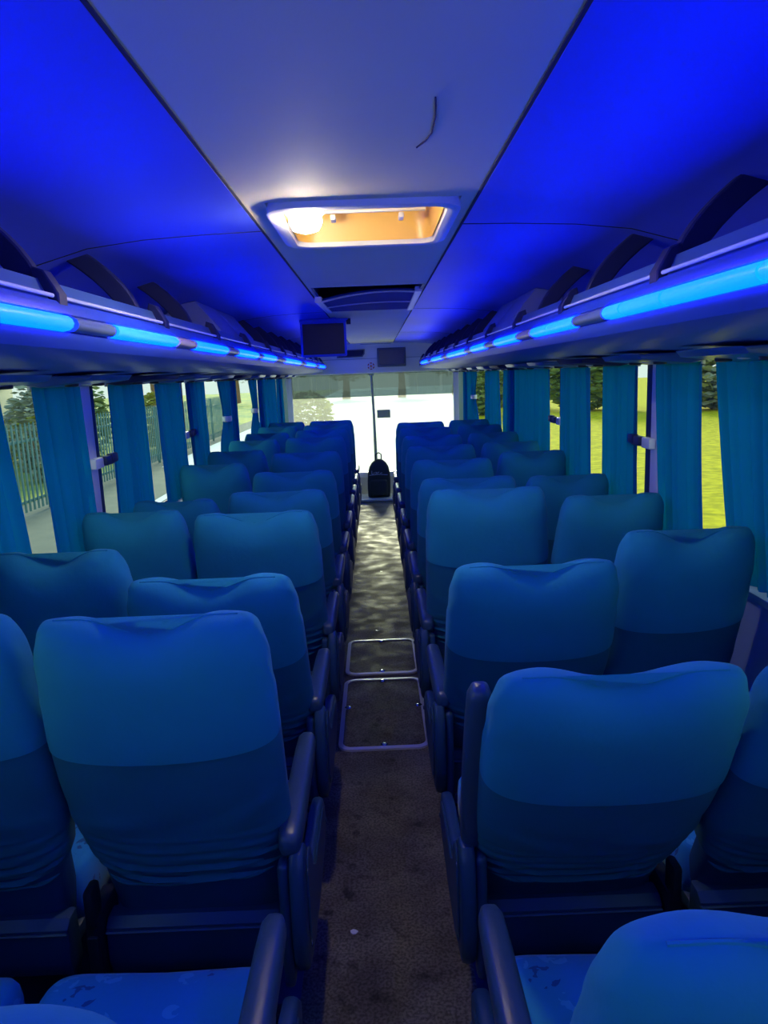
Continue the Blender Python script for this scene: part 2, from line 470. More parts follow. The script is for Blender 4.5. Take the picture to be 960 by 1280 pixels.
def rrect(x0, x1, y0, y1, r, n=6):
    pts = []
    for cx, cy, a0 in ((x1 - r, y1 - r, 0), (x0 + r, y1 - r, 90), (x0 + r, y0 + r, 180), (x1 - r, y0 + r, 270)):
        for k in range(n + 1):
            a = R(a0 + 90 * k / n); pts.append((cx + r * math.cos(a), cy + r * math.sin(a)))
    return pts
def floor_hatch(y0, y1, label, screws):
    t = empty('floor_hatch', (.006, (y0 + y1) / 2, 0)); hy = (y1 - y0) / 2
    b = MB(); b.prism(rrect(-.195, .195, -hy + .012, hy - .012, .05), 'z', .0, .006); b.build('hatch_lid', floor_m, t)
    b = MB(); o = rrect(-.205, .205, -hy, hy, .06); i_ = rrect(-.185, .185, -hy + .022, hy - .022, .042); n = len(o)
    vs = [(x, y, 0) for x, y in o] + [(x, y, .009) for x, y in o] + [(x, y, .011) for x, y in i_] + [(x, y, .0) for x, y in i_]
    fs = []
    for k in range(n):
        k2 = (k + 1) % n
        for q in range(3): fs.append((q * n + k, q * n + k2, (q + 1) * n + k2, (q + 1) * n + k))
    b.add(vs, fs); b.build('hatch_frame', alu_m, t)
    for (x, y) in screws:
        b = MB(); b.lathe([(.017, 0), (.017, .004), (.012, .007), (.006, .007), (.005, .005)], 16, Matrix.Translation((x, y * hy, .006))); b.build('screw', chrome_m, t)
    tag(t, label, 'hatch', 'floor hatches in the aisle')
floor_hatch(3.00, 3.77, 'larger metal-rimmed floor hatch in the aisle, nearer one with four screws', [(0, -.9), (0, .9), (-.175, .1), (.175, .1)])
floor_hatch(3.83, 4.37, 'smaller metal-rimmed floor hatch in the aisle, just beyond the larger hatch', [(0, -.86), (0, .86)])
# a few scraps of litter on the aisle floor
for k, (x, y, lab) in enumerate([(-.10, 1.93, 'torn white paper scrap on the dark aisle floor near left armrest'), (.02, 6.0, 'white paper scrap on the aisle floor beyond the hatches'),
                                 (-.02, 4.55, 'small pale crumb of paper just past the smaller floor hatch')]):
    b = MB(); rr = random.Random(k)
    pts = [(x + (.006 + .008 * rr.random()) * math.cos(a), y + (.006 + .008 * rr.random()) * math.sin(a)) for a in [i * 2 * PI / 7 for i in range(7)]]
    b.prism(pts, 'z', .0, .003); tag(b.build('paper_scrap', white_m), lab, 'litter')

# ------------------------------------------------------------------ ceiling
ZC = 2.04
def extr(profile, y0, y1, b=None, closed=True, mi=None):
    """extrude an (x,z) profile along y"""
    b = b or MB(); n = len(profile)
    vs = [(x, y0, z) for x, z in profile] + [(x, y1, z) for x, z in profile]
    fs = [(i, (i + 1) % n, n + (i + 1) % n, n + i) for i in range(n if closed else n - 1)]
    if closed: fs += [tuple(range(n))[::-1], tuple(range(n, 2 * n))]
    b.add(vs, fs, mi=mi); return b
HX0, HX1, HY0, HY1 = -.225, .255, 1.90, 2.47
AX0, AX1, AY0, AY1 = -.262, .285, 3.66, 4.85
b = MB()
for (x0, x1, y0, y1) in [(-.276, .29, -1.2, HY0), (-.276, HX0, HY0, HY1), (HX1, .29, HY0, HY1), (-.276, .29, HY1, AY0), (-.276, AX0, AY0, AY1), (AX1, .29, AY0, AY1), (-.276, .29, AY1, 10.05)]:
    b.box(x0, x1, y0, y1, ZC, ZC + .03)
b.box(-1.22, 1.22, -1.2, 10.3, ZC + .20, ZC + .22)          # outer roof skin
tag(b.build('ceiling', ceil_m), 'grey padded centre ceiling panel of the bus', 'ceiling', kind='structure')
for s, nm, nl in ((-1, 'trim_3', 'left'), (1, 'trim_4', 'right')):
    c = .282 if s < 0 else .296
    prof = [(c, ZC - .004), (.45, ZC - .008), (.62, ZC - .016), (.78, ZC - .034), (.93, ZC - .075), (1.04, ZC - .14), (1.12, ZC - .22), (1.17, ZC - .31), (1.19, ZC - .31), (1.19, ZC + .05), (c, ZC + .05)]
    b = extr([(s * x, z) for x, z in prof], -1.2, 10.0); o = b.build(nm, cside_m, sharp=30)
    tag(o, f'curved blue-lit {nl} ceiling panel above the luggage rack', 'ceiling', kind='structure')
    g = MB()
    for y in (2.22, 4.95, 7.6):
        pr = [(s * x, z - .0012) for x, z in prof[:6]]; pr2 = [(x, z + .003) for x, z in pr[::-1]]
        extr(pr + pr2, y, y + .006, g)
    extr([(s * (c - .006), ZC - .003), (s * c, ZC - .003), (s * c, ZC + .02), (s * (c - .006), ZC + .02)], -1.2, 10., g)
    g.build('groove', groove_m, o)
# scuff line on the ceiling lining
SCR = [(.137, 1.24, ZC - .001), (.144, 1.33, ZC - .001), (.144, 1.41, ZC - .001), (.136, 1.455, ZC - .001), (.122, 1.495, ZC - .001)]
b = MB(); b.tube(SCR, .0016, 6)
tag(b.build('trim_5', groove_m), 'dark curved scratch on the grey ceiling panel', 'scratch', kind='structure')

# roof hatch with amber cover and a lamp added for the sunlight glow
t = empty('roof_hatch', ((HX0 + HX1) / 2, (HY0 + HY1) / 2, ZC))
cx, cy = (HX0 + HX1) / 2, (HY0 + HY1) / 2
def ring_frame(x0, x1, y0, y1, w, z0, z1, r=.05, lip=.012):
    o = rrect(x0, x1, y0, y1, r + w); i_ = rrect(x0 + w, x1 - w, y0 + w, y1 - w, r); n = len(o); b = MB()
    m = [((a[0] + c[0]) / 2, (a[1] + c[1]) / 2) for a, c in zip(o, i_)]
    vs = [(x, y, z1) for x, y in o] + [(x, y, z0 + lip * .4) for x, y in o] + [(x, y, z0) for x, y in m] + [(x, y, z0 + lip * .3) for x, y in i_] + [(x, y, z1) for x, y in i_]
    fs = []
    for k in range(n):
        k2 = (k + 1) % n
        for q in range(4): fs.append((q * n + k, q * n + k2, (q + 1) * n + k2, (q + 1) * n + k))
    b.add(vs, fs); return b
b = ring_frame(HX0 - cx - .005, HX1 - cx + .005, HY0 - cy - .005, HY1 - cy + .005, .034, -.020, .06, .045); b.build('hatch_frame', cream_m, t)
b = MB()                                                   # rounded tapering well
rings = []
for (k, z) in [(0, -.004), (.004, .04), (.012, .085), (.03, .105)]:
    rings.append([(x - cx, y - cy, z) for x, y in rrect(HX0 + .034 + k, HX1 - .034 - k, HY0 + .034 + k, HY1 - .034 - k, .05)])
b.rings(rings, cap0=False, cap1=True); b.build('hatch_well', amber_m, t)
b = MB(); b.box(HX0 - cx + .06, HX1 - cx - .06, .10, .112, .05, .058, .002); b.box(-.10, -.085, .09, .14, .03, .045, .003); b.box(.10, .115, .09, .14, .03, .045, .003)
b.build('hatch_latch', cream_m, t)
b = MB(); b.box(.06, .20, -.23, -.17, .055, .085, .012); b.build('vent_fan', screen2_m, t)
tag(t, 'cream framed roof hatch with glowing amber inside in the ceiling', 'hatch')
t = empty('added_glow_lamp', (-.135, 2.00, ZC - .012))
b = MB(); b.lathe([(.02, .112), (.02, .02), (.05, .012), (.05, .004), (.044, .0)], 24); b.build('lamp_base', cream_m, t)
b = MB(); b.lathe([(.042, .0), (.042, -.02), (.032, -.036), (.010, -.043)], 24); b.build('lamp_lens', lamp_m, t)
tag(t, 'small lamp added for the white glow at the roof hatch near left corner', 'lamp')

# second roof opening: tilted arched smoky panel between cream rails
t = empty('roof_vent', ((AX0 + AX1) / 2, (AY0 + AY1) / 2, ZC)); cx, cy = (AX0 + AX1) / 2, (AY0 + AY1) / 2
hx, hy = (AX1 - AX0) / 2, (AY1 - AY0) / 2
b = MB()
for a in ((-hx - .002, -hx + .012, -hy, hy), (hx - .012, hx + .002, -hy, hy), (-hx, hx, -hy - .002, -hy + .012), (-hx, hx, hy - .012, hy + .002)):
    b.box(a[0], a[1], a[2], a[3], .001, .16)
b.box(-hx, hx, -hy, hy, .15, .16); b.build('vent_well', rubber_m, t)
b = MB(); nx, ny = 16, 12; vs = []; fs = []
def ventz(u, v): return -.015 - .035 * (1 - u) * (1 - v) + .02 * (4 * u * (1 - u)) * (1 - v) + .01 * (1 - v)
for j in range(ny + 1):
    for i in range(nx + 1):
        u, v = i / nx, j / ny
        vs.append((-hx + .035 + u * (2 * hx - .07), -hy + .26 + v * (2 * hy - .28), ventz(u, v)))
for j in range(ny):
    for i in range(nx): q = j * (nx + 1) + i; fs.append((q, q + 1, q + nx + 2, q + nx + 1))
N = len(vs); vs += [(x, y, z + .012) for x, y, z in vs]; fs += [tuple(i + N for i in f[::-1]) for f in fs]
rim = [i for i in range(nx + 1)] + [j * (nx + 1) + nx for j in range(1, ny + 1)] + [ny * (nx + 1) + i for i in range(nx - 1, -1, -1)] + [j * (nx + 1) for j in range(ny - 1, 0, -1)]
for a, c in zip(rim, rim[1:] + rim[:1]): fs.append((a, c, c + N, a + N))
b.add(vs, fs); b.build('vent_panel', visor_m, t)
for v0, nm in ((0., 'edge_trim'), (.5, 'edge_trim')):
    b = MB(); b.tube([(-hx + .035 + u * (2 * hx - .07), -hy + .26 + v0 * (2 * hy - .28), ventz(u, v0) - .002) for u in [k / 14 for k in range(15)]], .005, 8); b.build(nm, alu_m, t)
for s in (-1, 1):
    b = MB(); x = s * (hx - .018)
    z0 = ventz(0 if s < 0 else 1, 0); z1 = ventz(0 if s < 0 else 1, 1)
    b.prism([(-hy + .23, z0 - .006), (hy - .01, z1 - .008), (hy - .01, z1 + .02), (-hy + .23, z0 + .022)], 'x', x - .018, x + .018, .004); b.build('side_rail', cream_m, t)
tag(t, 'smoky blue arched roof vent panel tilted between two cream rails', 'vent')

# ------------------------------------------------------------------ luggage racks
RY0, RY1 = -1.1, 9.75
def rackx(s, x): return s * x
for s, nl in ((-1, 'left'), (1, 'right')):
    t = empty('luggage_rack', (0, 4.3, 1.65)); off = Vector((0, -4.3, -1.65))
    T = Matrix.Translation(off)
    prof = [(.640, 1.800), (.628, 1.797), (.618, 1.785), (.614, 1.770), (.620, 1.768), (.622, 1.734), (.615, 1.731), (.618, 1.718), (.632, 1.700), (.670, 1.684), (.75, 1.675), (.87, 1.668), (1.00, 1.664), (1.12, 1.660), (1.185, 1.658),
            (1.185, 1.70), (1.10, 1.712), (.80, 1.735), (.66, 1.762), (.648, 1.785)]
    b = MB(); extr([(s * x, z) for x, z in prof], RY0, RY1, b); b.v = [tuple(T @ Vector(p)) for p in b.v]
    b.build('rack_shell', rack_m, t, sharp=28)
    # end fairing at the front
    b = MB(); b.box(*sorted((s * .615, s * .66)), RY1, RY1 + .05, 1.71, 1.80, .015, 3, T); b.build('end_cap', rackin_m, t)
    # lip band above the shell edge, in sheets between brackets
    ys = [1.62 + .8 * k for k in range(-3, 11)]
    for y0, y1 in zip(ys, ys[1:]):
        y1 = min(y1, RY1)
        if y1 - y0 < .1: continue
        b = MB(); b.prism([(s * .641, 1.795), (s * .646, 1.795), (s * .668, 1.842), (s * .662, 1.843)], 'y', y0 + .02, y1 - .02, .001, 1, T); b.build('lip_panel', lip_m, t)
        b = MB(); b.tube([(s * .632, y0 + .03, 1.807), (s * .632, y1 - .03, 1.807)], .0045, 10, T); b.build('rail', rail_m, t)
    for y in ys:
        if y > RY1 - .05: continue
        b = MB(); b.prism([(s * .622, 1.79), (s * .622, 1.812), (s * .650, 1.86), (s * .672, 1.868), (s * .676, 1.85), (s * .65, 1.80), (s * .64, 1.785)], 'y', y - .022, y + .022, .003, 1, T); b.build('rail_bracket', rackin_m, t)
    for k, y in enumerate([.98 + .655 * j for j in range(14)]):
        if y > RY1 - .1 or 3.5 < y < 4.65: continue
        arc = []
        for q in range(9):
            a = q / 8; arc.append((.660 + .17 * a ** 1.9 , 1.80 + .222 * a))
        poly = [(s * x, z) for x, z in arc] + [(s * (x + .045 + .03 * (z - 1.8) / .22), z - .012) for x, z in arc[::-1]]
        b = MB(); b.prism(poly, 'y', y - .016, y + .016, .004, 1, T); b.build('divider', rackin_m, t)
    # back lining of the rack
    b = MB(); b.box(*sorted((s * 1.10, s * 1.12)), RY0, RY1, 1.71, 1.84, 0, 1, T); b.build('rack_lining', rackin_m, t)
    tag(t, f'long blue-lit luggage rack along the {nl} side with chrome rail and dividers', 'luggage rack', 'overhead luggage racks')

    # duct boxes sitting in the rack
    for y0, y1, lab, bk in ((3.60, 4.55, 'angular pale duct cover filling the %s rack ahead of the tilted roof vent' % nl, 0),):
        tb = empty('air_duct', (s * .85, (y0 + y1) / 2, 1.77)); c = Vector((s * .85, (y0 + y1) / 2, 1.77))
        poly = [(s * .686, 1.80), (s * .688, 1.86), (s * .80, 1.995), (s * .87, 1.985), (s * 1.03, 1.89), (s * 1.06, 1.80), (s * 1.06, 1.7165), (s * .80, 1.736), (s * .72, 1.752)]
        ym = (y0 + y1) / 2 - .02
        b = MB(); b.prism([(x - c.x, z - c.z) for x, z in poly], 'y', y0 - c.y, ym - c.y, .01); b.build('duct_cover', duct_m, tb)
        b = MB(); b.prism([(x - c.x, z - c.z) for x, z in poly], 'y', ym + .03 - c.y, y1 - c.y, .01); b.build('duct_cover', duct_m, tb)
        b = MB(); b.prism([((x - c.x) * .93, (z - c.z) * .93 + .004) for x, z in poly], 'y', ym - c.y, ym + .03 - c.y); b.build('joint_gap', groove_m, tb)
        tag(tb, lab, 'duct')

    # light strip: segments of diffuser in the fascia
    if s > 0: seq = [(-.9, .30, 'lit'), (.31, .72, 'lit'), (.73, 1.13, 'lit'), (1.14, 1.512, 'lit'), (1.522, 1.765, 'lit'), (1.775, 1.895, 'lit'), (1.905, 2.18, 'unlit'), (2.19, 2.50, 'lit'), (2.51, 2.76, 'lit'), (2.775, 3.04, 'clear'), (3.055, 3.60, 'lit'), (3.615, 3.91, 'clear'), (3.925, 4.47, 'lit'), (4.485, 4.78, 'clear')]
    else: seq = [(-.9, .36, 'lit'), (.38, .62, 'unlit'), (.64, 1.24, 'lit'), (1.255, 1.60, 'lit'), (1.625, 1.86, 'unlit'), (1.88, 2.445, 'lit'), (2.46, 2.70, 'clear'), (2.715, 3.28, 'lit'), (3.295, 3.54, 'clear'), (3.555, 4.14, 'lit'), (4.155, 4.32, 'clear'), (4.335, 4.9, 'lit')]
    y = seq[-1][1] + .015; q = 0
    while y < RY1 - .3:
        kk = 'lit' if q % 2 == (1 if seq[-1][2] == 'lit' else 0) else 'clear'
        w = .55 if kk == 'lit' else .24
        seq.append((y, min(y + w, RY1 - .02), kk)); y += w + .015; q += 1
    cnt = {}
    for (y0, y1, kk) in seq:
        prof = [(s * .6225, 1.7675), (s * .608, 1.7655), (s * .600, 1.759), (s * .597, 1.750), (s * .600, 1.742), (s * .608, 1.7362), (s * .6225, 1.734)]
        yc = (y0 + y1) / 2; nm = {'lit': 'light_panel', 'unlit': 'unlit_light_panel', 'clear': 'switch_panel'}[kk]
        b = extr([(x - s * .615, z - 1.75) for x, z in prof], y0 - yc, y1 - yc)
        o = b.build(nm, {'lit': led_m, 'unlit': unlit_m, 'clear': pink_m}[kk], None, (s * .615, yc, 1.75), sharp=60)
        q = cnt.get(kk, 0); cnt[kk] = q + 1
        nth = ['nearest', 'second', 'third', 'fourth', 'fifth', 'sixth', 'seventh', 'eighth', 'ninth', 'tenth', 'eleventh', 'twelfth', 'thirteenth', 'fourteenth', 'fifteenth', 'sixteenth', 'seventeenth'][q]
        d = {'lit': 'glowing blue light panel', 'unlit': 'dark unlit grey light panel', 'clear': 'pale pinkish unlit panel'}[kk]
        tag(o, f'{d} on {nl} rack edge, {nth} of its kind from the camera', 'light', f'{nl} rack {"light panels" if kk == "lit" else "unlit panels"}')

    # service units with lamp and air vents on the underside of the rack
    for k in range(14):
        y = .55 + .70 * k
        if y > 9.4: break
        u = empty('service_unit', (s * 1.0, y, 1.6595))
        b = MB(); b.prism([(-.115, -.004), (-.10, -.022), (.06, -.040), (.115, -.030), (.125, .0)], 'y', -.20, .20, .008, 2)
        if s < 0: b.v = [(-x, yy, z) for x, yy, z in b.v]
        b.build('housing', rackin_m if k % 3 == 1 else lip_m, u)
        for dy in (-.12, .12):
            c = MB(); c.lathe([(.024, 0), (.022, -.012), (.012, -.014)], 14, Matrix.Translation((s * -.01, dy, -.026))); c.build('air_nozzle', black_m, u)
        c = MB(); c.lathe([(.02, 0), (.018, -.006), (.006, -.009)], 14, Matrix.Translation((s * -.01, 0, -.027))); c.build('reading_lamp', cream_m, u)
        tag(u, f'dark reading lamp and air vent unit under {nl} rack, {ORD[k] if k < 11 else ["twelfth", "thirteenth", "fourteenth"][k - 11]} from the camera', 'service unit', f'{nl} overhead service units')

# ------------------------------------------------------------------ walls, windows
XW = 1.19
POSTS = [-1.1, 0., 1.5, 3.0, 4.5, 6.0, 7.5, 9.0, 10.0]
wn = 1
for s, nl in ((-1, 'left'), (1, 'right')):
    b = MB(); x0, x1 = sorted((s * XW, s * (XW + .03)))
    b.box(x0, x1, -1.2, 10.3, -.06, .93); b.box(x0, x1, -1.2, 10.3, 1.66, 2.1)
    b.box(*sorted((s * (XW - .05), s * (XW + .03))), -1.2, 10.3, .905, .93, .004)
    tag(b.build('wall_' + nl, wall_m), f'{nl} side wall of the bus below and above its windows', 'wall', kind='structure')
    OF = .075 if s < 0 else 0.
    for k, y in enumerate(POSTS):
        b = MB(); b.box(*sorted((s * (XW - .012), s * (XW + .03))), y + OF, y + OF + .11, .93, 1.66, .008)
        tag(b.build(f'trim_{10 + k + (20 if s > 0 else 0)}', white_m), f'white window post {nl} wall', 'post', kind='structure')
    for y0, y1 in zip(POSTS, POSTS[1:]):
        t = empty(f'window_{wn}', (s * (XW + .012), (y0 + y1) / 2, .93)); wn += 1
        tag(t, f'{nl} side window of the bus between white posts', 'window', kind='structure')
        yc = (y0 + y1) / 2; a, c = y0 + OF + .11 - yc, y1 + OF - yc
        b = MB()
        b.box(-.020, .012, a, a + .065, 0, .73, .004); b.box(-.012, .012, c - .03, c, 0, .73, .004)
        b.box(-.012, .012, a, c, 0, .03, .004); b.box(-.012, .012, a, c, .705, .73, .004)
        b.build('window_frame', rubber_m, t)
        b = MB(); b.box(-.003, .003, a + .02, c - .02, .015, .715); b.build('window_pane', glass_m, t)
    # curtain rail
    b = MB(); b.tube([(s * 1.145, -1.0, 1.640), (s * 1.145, 9.85, 1.640)], .007, 10)
    tag(b.build('curtain_rail', alu_m), f'thin curtain rail above the {nl} windows', 'rail', 'curtain rails')
    for k, y in enumerate([3.0, 4.5] if s < 0 else [3.0, 4.5]):
        t = empty('window_latch', (s * (XW - .014), y + .08 + OF * .6, 1.30))
        b = MB(); b.box(*sorted((0, s * -.03)), -.045, .05, -.025, .02, .006); b.build('latch_plate', white_m, t)
        b = MB(); b.box(*sorted((s * -.012, s * -.045)), .04, .14, -.018, .022, .006); b.box(*sorted((s * -.02, s * -.05)), .10, .17, -.012, .028, .006); b.build('latch_handle', rubber_m, t)
        tag(t, f'white and dark window latch on the {["nearer", "farther"][k]} post of the {nl} windows', 'latch', 'window latches')
# rear of the bus (behind the camera): wall with a wide window
b = MB(); b.box(-1.22, 1.22, -1.23, -1.2, -.06, 1.2); b.box(-1.22, 1.22, -1.23, -1.2, 1.85, 2.26); b.box(-1.22, -1.02, -1.23, -1.2, 1.2, 1.85); b.box(1.02, 1.22, -1.23, -1.2, 1.2, 1.85)
tag(b.build('wall_back', wall_m), 'rear wall of the bus with wide back window', 'wall', kind='structure')
t = empty('window_30', (0, -1.215, 1.525)); tag(t, 'rear window of the bus', 'window', kind='structure')
b = MB(); b.box(-1.03, 1.03, -.004, .004, -.33, .33); b.build('window_pane', glass_m, t)

# ------------------------------------------------------------------ curtains
def curtain(s, top, bot, z0, z1, label, tie=None, m=curtain_m, amp=.020, nf=None, seed=0):
    rr = random.Random(seed)
    (a0, a1), (b0, b1) = top, bot
    yc = (a0 + a1) / 2
    nf = nf or max(2, round((a1 - a0) / .075)); nu = nf * 12; nv = 30
    ph = [rr.uniform(-.6, .6) for _ in range(nf + 2)]; am = [rr.uniform(.65, 1.25) for _ in range(nf + 2)]
    X = 1.137
    b = MB(); vs = []; fs = []
    for j in range(nv + 1):
        v = j / nv; z = z1 + (z0 - z1) * v
        e = v ** 1.15
        y0 = a0 + (b0 - a0) * e; y1 = a1 + (b1 - a1) * e
        pin = 1.
        if tie:
            tv = (z1 - tie[0]) / (z1 - z0); w = tie[1]
            g = math.exp(-((v - tv) / .20) ** 2) if v > tv else math.exp(-((v - tv) / .38) ** 2)
            ty = tie[2]
            y0 = y0 + (ty - w / 2 - y0) * g; y1 = y1 + (ty + w / 2 - y1) * g
        for i in range(nu + 1):
            u = i / nu; f = u * nf; k = int(min(f, nf - 1e-6)); p = f * 2 * PI + ph[k] * math.sin(PI * (f - k)) + .5 * math.sin(3 * v + seed)
            d = amp * am[k] * (math.sin(p) + .25 * math.sin(2.3 * p + seed)) * (.75 + .35 * v)
            vs.append((s * (X + d * .9) - s * X, y0 + (y1 - y0) * u + .006 * math.cos(p) - yc, z - z0))
    for j in range(nv):
        for i in range(nu): q = j * (nu + 1) + i; fs.append((q, q + 1, q + nu + 2, q + nu + 1))
    b.add(vs, fs)
    t = empty('curtain', (s * X, yc, z0)); b.build('curtain_cloth', m, t, sharp=180)
    b = MB()
    for i in range(nf + 1):
        y = a0 + (a1 - a0) * i / nf - yc
        b.box(-.006 + s * .01, .006 + s * .01, y - .006, y + .006, z1 - z0 - .01, 1.6335 - z0, .002, 1)
    b.build('curtain_hook', white_m, t)
    if tie:
        b = MB(); ring = [(.034 * math.cos(2 * PI * k / 20), tie[2] - yc + (tie[1] / 2 + .012) * math.sin(2 * PI * k / 20)) for k in range(20)]
        rg = [[(x * kk, (y - tie[2] + yc) * kk + tie[2] - yc, tie[0] - z0 + dz) for x, y in ring] for kk, dz in ((.9, -.022), (1., -.016), (1., .016), (.9, .022))]
        b.rings(rg, cap0=False, cap1=False); b.build('tieback', white_m if m is curtain_m else m, t)
    sd = {1: 'right', -1: 'left'}[s]
    tag(t, label, 'curtain', f'{sd} window curtains')
ZB, ZT = .96, 1.625
curtain(-1, (1.55, 2.31), (1.60, 2.40), ZB, ZT, 'blue curtain at the left edge of the photo, hanging beside nearest fence view', seed=1)
curtain(-1, (2.56, 2.965), (2.62, 2.985), ZB, ZT, 'wide blue curtain beside the near left window post with latch', seed=2)
curtain(-1, (3.29, 3.735), (3.27, 3.74), ZB, ZT, 'straight blue curtain just beyond the near left window latch', seed=3)
curtain(-1, (4.005, 4.46), (4.10, 4.52), ZB, ZT, 'blue curtain with a cyan edge just before the far left latch', seed=4)
curtain(-1, (4.67, 5.11), (4.80, 5.12), ZB, ZT, 'narrow blue curtain with wavy edge just beyond the far left latch', seed=5)
curtain(-1, (5.56, 5.95), (5.60, 5.95), ZB, ZT, 'blue curtain gathered by a white tieback, nearer one of two tied on the left', tie=(1.33, .14, 5.83), seed=6)
curtain(-1, (6.00, 6.26), (6.00, 6.26), ZB, ZT, 'dark blue hanging curtain right after the nearer tied left curtain', seed=61)
curtain(-1, (6.90, 7.40), (6.95, 7.40), ZB, ZT, 'blue curtain gathered at its middle, farther one of two tied on the left', tie=(1.33, .14, 7.2), seed=7)
curtain(-1, (7.52, 8.0), (7.52, 8.0), ZB, ZT, 'blue curtain next to the farther tied curtain on the left', seed=8)
curtain(-1, (8.15, 8.75), (8.15, 8.75), ZB, ZT, 'second last blue curtain on the left before the windscreen', seed=9)
curtain(-1, (8.95, 9.35), (8.95, 9.35), ZB, ZT, 'last blue curtain on the left before the windscreen', seed=10)
curtain(-1, (9.55, 9.80), (9.55, 9.80), ZB, ZT, 'pale grey curtain at the left edge of the windscreen', m=curtain2_m, seed=11)
curtain(1, (1.62, 2.43), (1.60, 2.25), ZB, ZT, 'wide blue curtain at the right edge of the photo', seed=21)
curtain(1, (2.555, 2.935), (2.50, 2.83), ZB, ZT, 'blue curtain between the near lawn gap and the white right post', seed=22)
curtain(1, (3.175, 3.62), (3.17, 3.60), ZB, ZT, 'blue curtain just beyond the near right window latch', seed=23)
curtain(1, (3.90, 4.44), (3.89, 4.44), ZB, ZT, 'blue curtain with cyan edge just before the far right latch', seed=24)
curtain(1, (4.79, 5.42), (4.80, 5.42), ZB, ZT, 'dark blue curtain just beyond the far right window latch', seed=25)
curtain(1, (5.46, 5.90), (5.46, 5.88), ZB, ZT, 'blue curtain in the middle of the dark bunch on the right', seed=26)
curtain(1, (5.96, 6.38), (5.96, 6.38), ZB, ZT, 'dark blue curtain ending the dark bunch on the right', seed=27)
curtain(1, (6.72, 7.42), (6.60, 7.42), ZB, ZT, 'slanting blue curtain between two narrow gaps on the right', seed=28)
curtain(1, (8.10, 8.55), (8.10, 8.5), ZB, ZT, 'blue curtain gathered by a tieback on the right near windscreen', tie=(1.34, .14, 8.40), seed=29)
curtain(1, (8.62, 9.30), (8.62, 9.30), ZB, ZT, 'last blue curtain on the right before the windscreen', seed=30)
curtain(1, (9.45, 9.80), (9.45, 9.80), ZB, ZT, 'pale grey curtain at the right edge of the windscreen', m=curtain2_m, seed=31)

# ------------------------------------------------------------------ monitors and front of the bus
t = empty('ceiling_monitor', (-.33, 5.5, ZC))
b = MB(); b.box(-.165, .165, -.03, .02, -.275, -.025, .012, 3); b.build('monitor_case', rack_m, t)
b = MB(); b.box(-.148, .150, -.033, -.028, -.258, -.042, .002, 1); b.build('screen', darkglass_m, t)
b = MB(); b.box(-.17, .185, -.02, .05, -.035, -.006, .01, 2); b.box(-.10, .10, -.01, .04, -.03, .0, .005); b.build('hinge_mount', rack_m, t)
b = MB(); b.tube([(.17, 0, -.03), (.20, 0, -.03)], .022, 14); b.build('hinge_knob', black_m, t)
tag(t, 'dark flip-down monitor hanging from the ceiling above the left seats', 'monitor')

YF = 10.05
b = MB()
prof = [(YF - .06, ZC + .02), (YF - .03, 2.0), (YF, 1.93), (YF + .02, 1.76), (YF + .03, 1.66), (YF + .05, 1.645), (YF + .16, 1.645), (YF + .16, ZC + .2), (YF - .06, ZC + .2)]
b.prism(prof, 'x', -1.19, 1.19)
tag(b.build('wall_front', header_m, sharp=25), 'cream header panel above the windscreen', 'panel', kind='structure')
b = MB(); b.box(-1.0, 1.0, YF + .006, YF + .012, 1.838, 1.844); tag(b.build('trim_6', mat('header_seam', (.35, .36, .30), .7)), 'thin seam across the cream header panel', 'seam', kind='structure')
t = empty('wall_monitor', (.265, YF + .005, 1.85))
b = MB(); b.box(-.19, .19, -.030, .03, -.125, .125, .012, 3); b.build('monitor_case', screen2_m, t)
b = MB(); b.box(-.165, .165, -.034, -.029, -.10, .10, .003, 1); b.build('screen', mat('monitor_screen', (.05, .07, .10), .25), t)
tag(t, 'square dark grey monitor set in the cream front header panel', 'monitor')
t = empty('interior_mirror', (-.24, YF + .0, 1.915))
b = MB(); b.prism([(-.22, .045), (.155, .05), (.15, -.01), (.12, -.05), (-.22, -.055)], 'y', -.05, .03, .012, 2); b.build('mirror_case', screen2_m, t)
b = MB(); b.prism([(-.20, .033), (.14, .037), (.135, -.005), (.11, -.037), (-.20, -.042)], 'y', -.054, -.049, .001, 1); b.build('mirror_glass', darkglass_m, t)
tag(t, 'long dark recessed mirror on the front header beside the hanging monitor', 'mirror')
t = empty('air_grille', (.06, YF - .10, ZC - .001))
b = MB(); b.box(-.22, .22, -.05, .05, -.012, .0, .004); b.build('grille_frame', cream_m, t)
b = MB(); [b.box(-.20, .20, -.04 + .02 * k, -.028 + .02 * k, -.016, -.010, .002, 1) for k in range(4)]; b.build('grille_slats', screen2_m, t)
tag(t, 'thin slotted air grille in the ceiling above the front header', 'grille')
# round red and white badge
t = empty('round_badge', (-.012, YF + .012, 1.742)); M0 = Matrix.Rotation(PI / 2, 4, 'X')
b = MB(); b.lathe([(.052, -.02), (.052, .008), (.048, .012)], 32, M0); b.build('badge_disc', cream_m, t)
b = MB()
for k in range(6):
    a0 = k * PI / 3 + .18; pts = []
    for q in range(6): a = a0 + (PI / 3 - .36) * q / 5; pts.append((.047 * math.cos(a), .047 * math.sin(a)))
    for q in range(6): a = a0 + (PI / 3 - .36) * (5 - q) / 5; pts.append((.032 * math.cos(a), .032 * math.sin(a)))
    b.prism(pts, 'y', -.015, -.010)
b.build('badge_ring', red_m, t)
b = MB(); b.prism([((.027 if k % 2 else .012) * math.cos(k * PI / 6), (.027 if k % 2 else .012) * math.sin(k * PI / 6)) for k in range(12)], 'y', -.015, -.010)
b.build('badge_star', mat('badge_orange', (.75, .28, .10), .5), t)
tag(t, 'small round red and cream badge on the front header above the divider', 'badge')

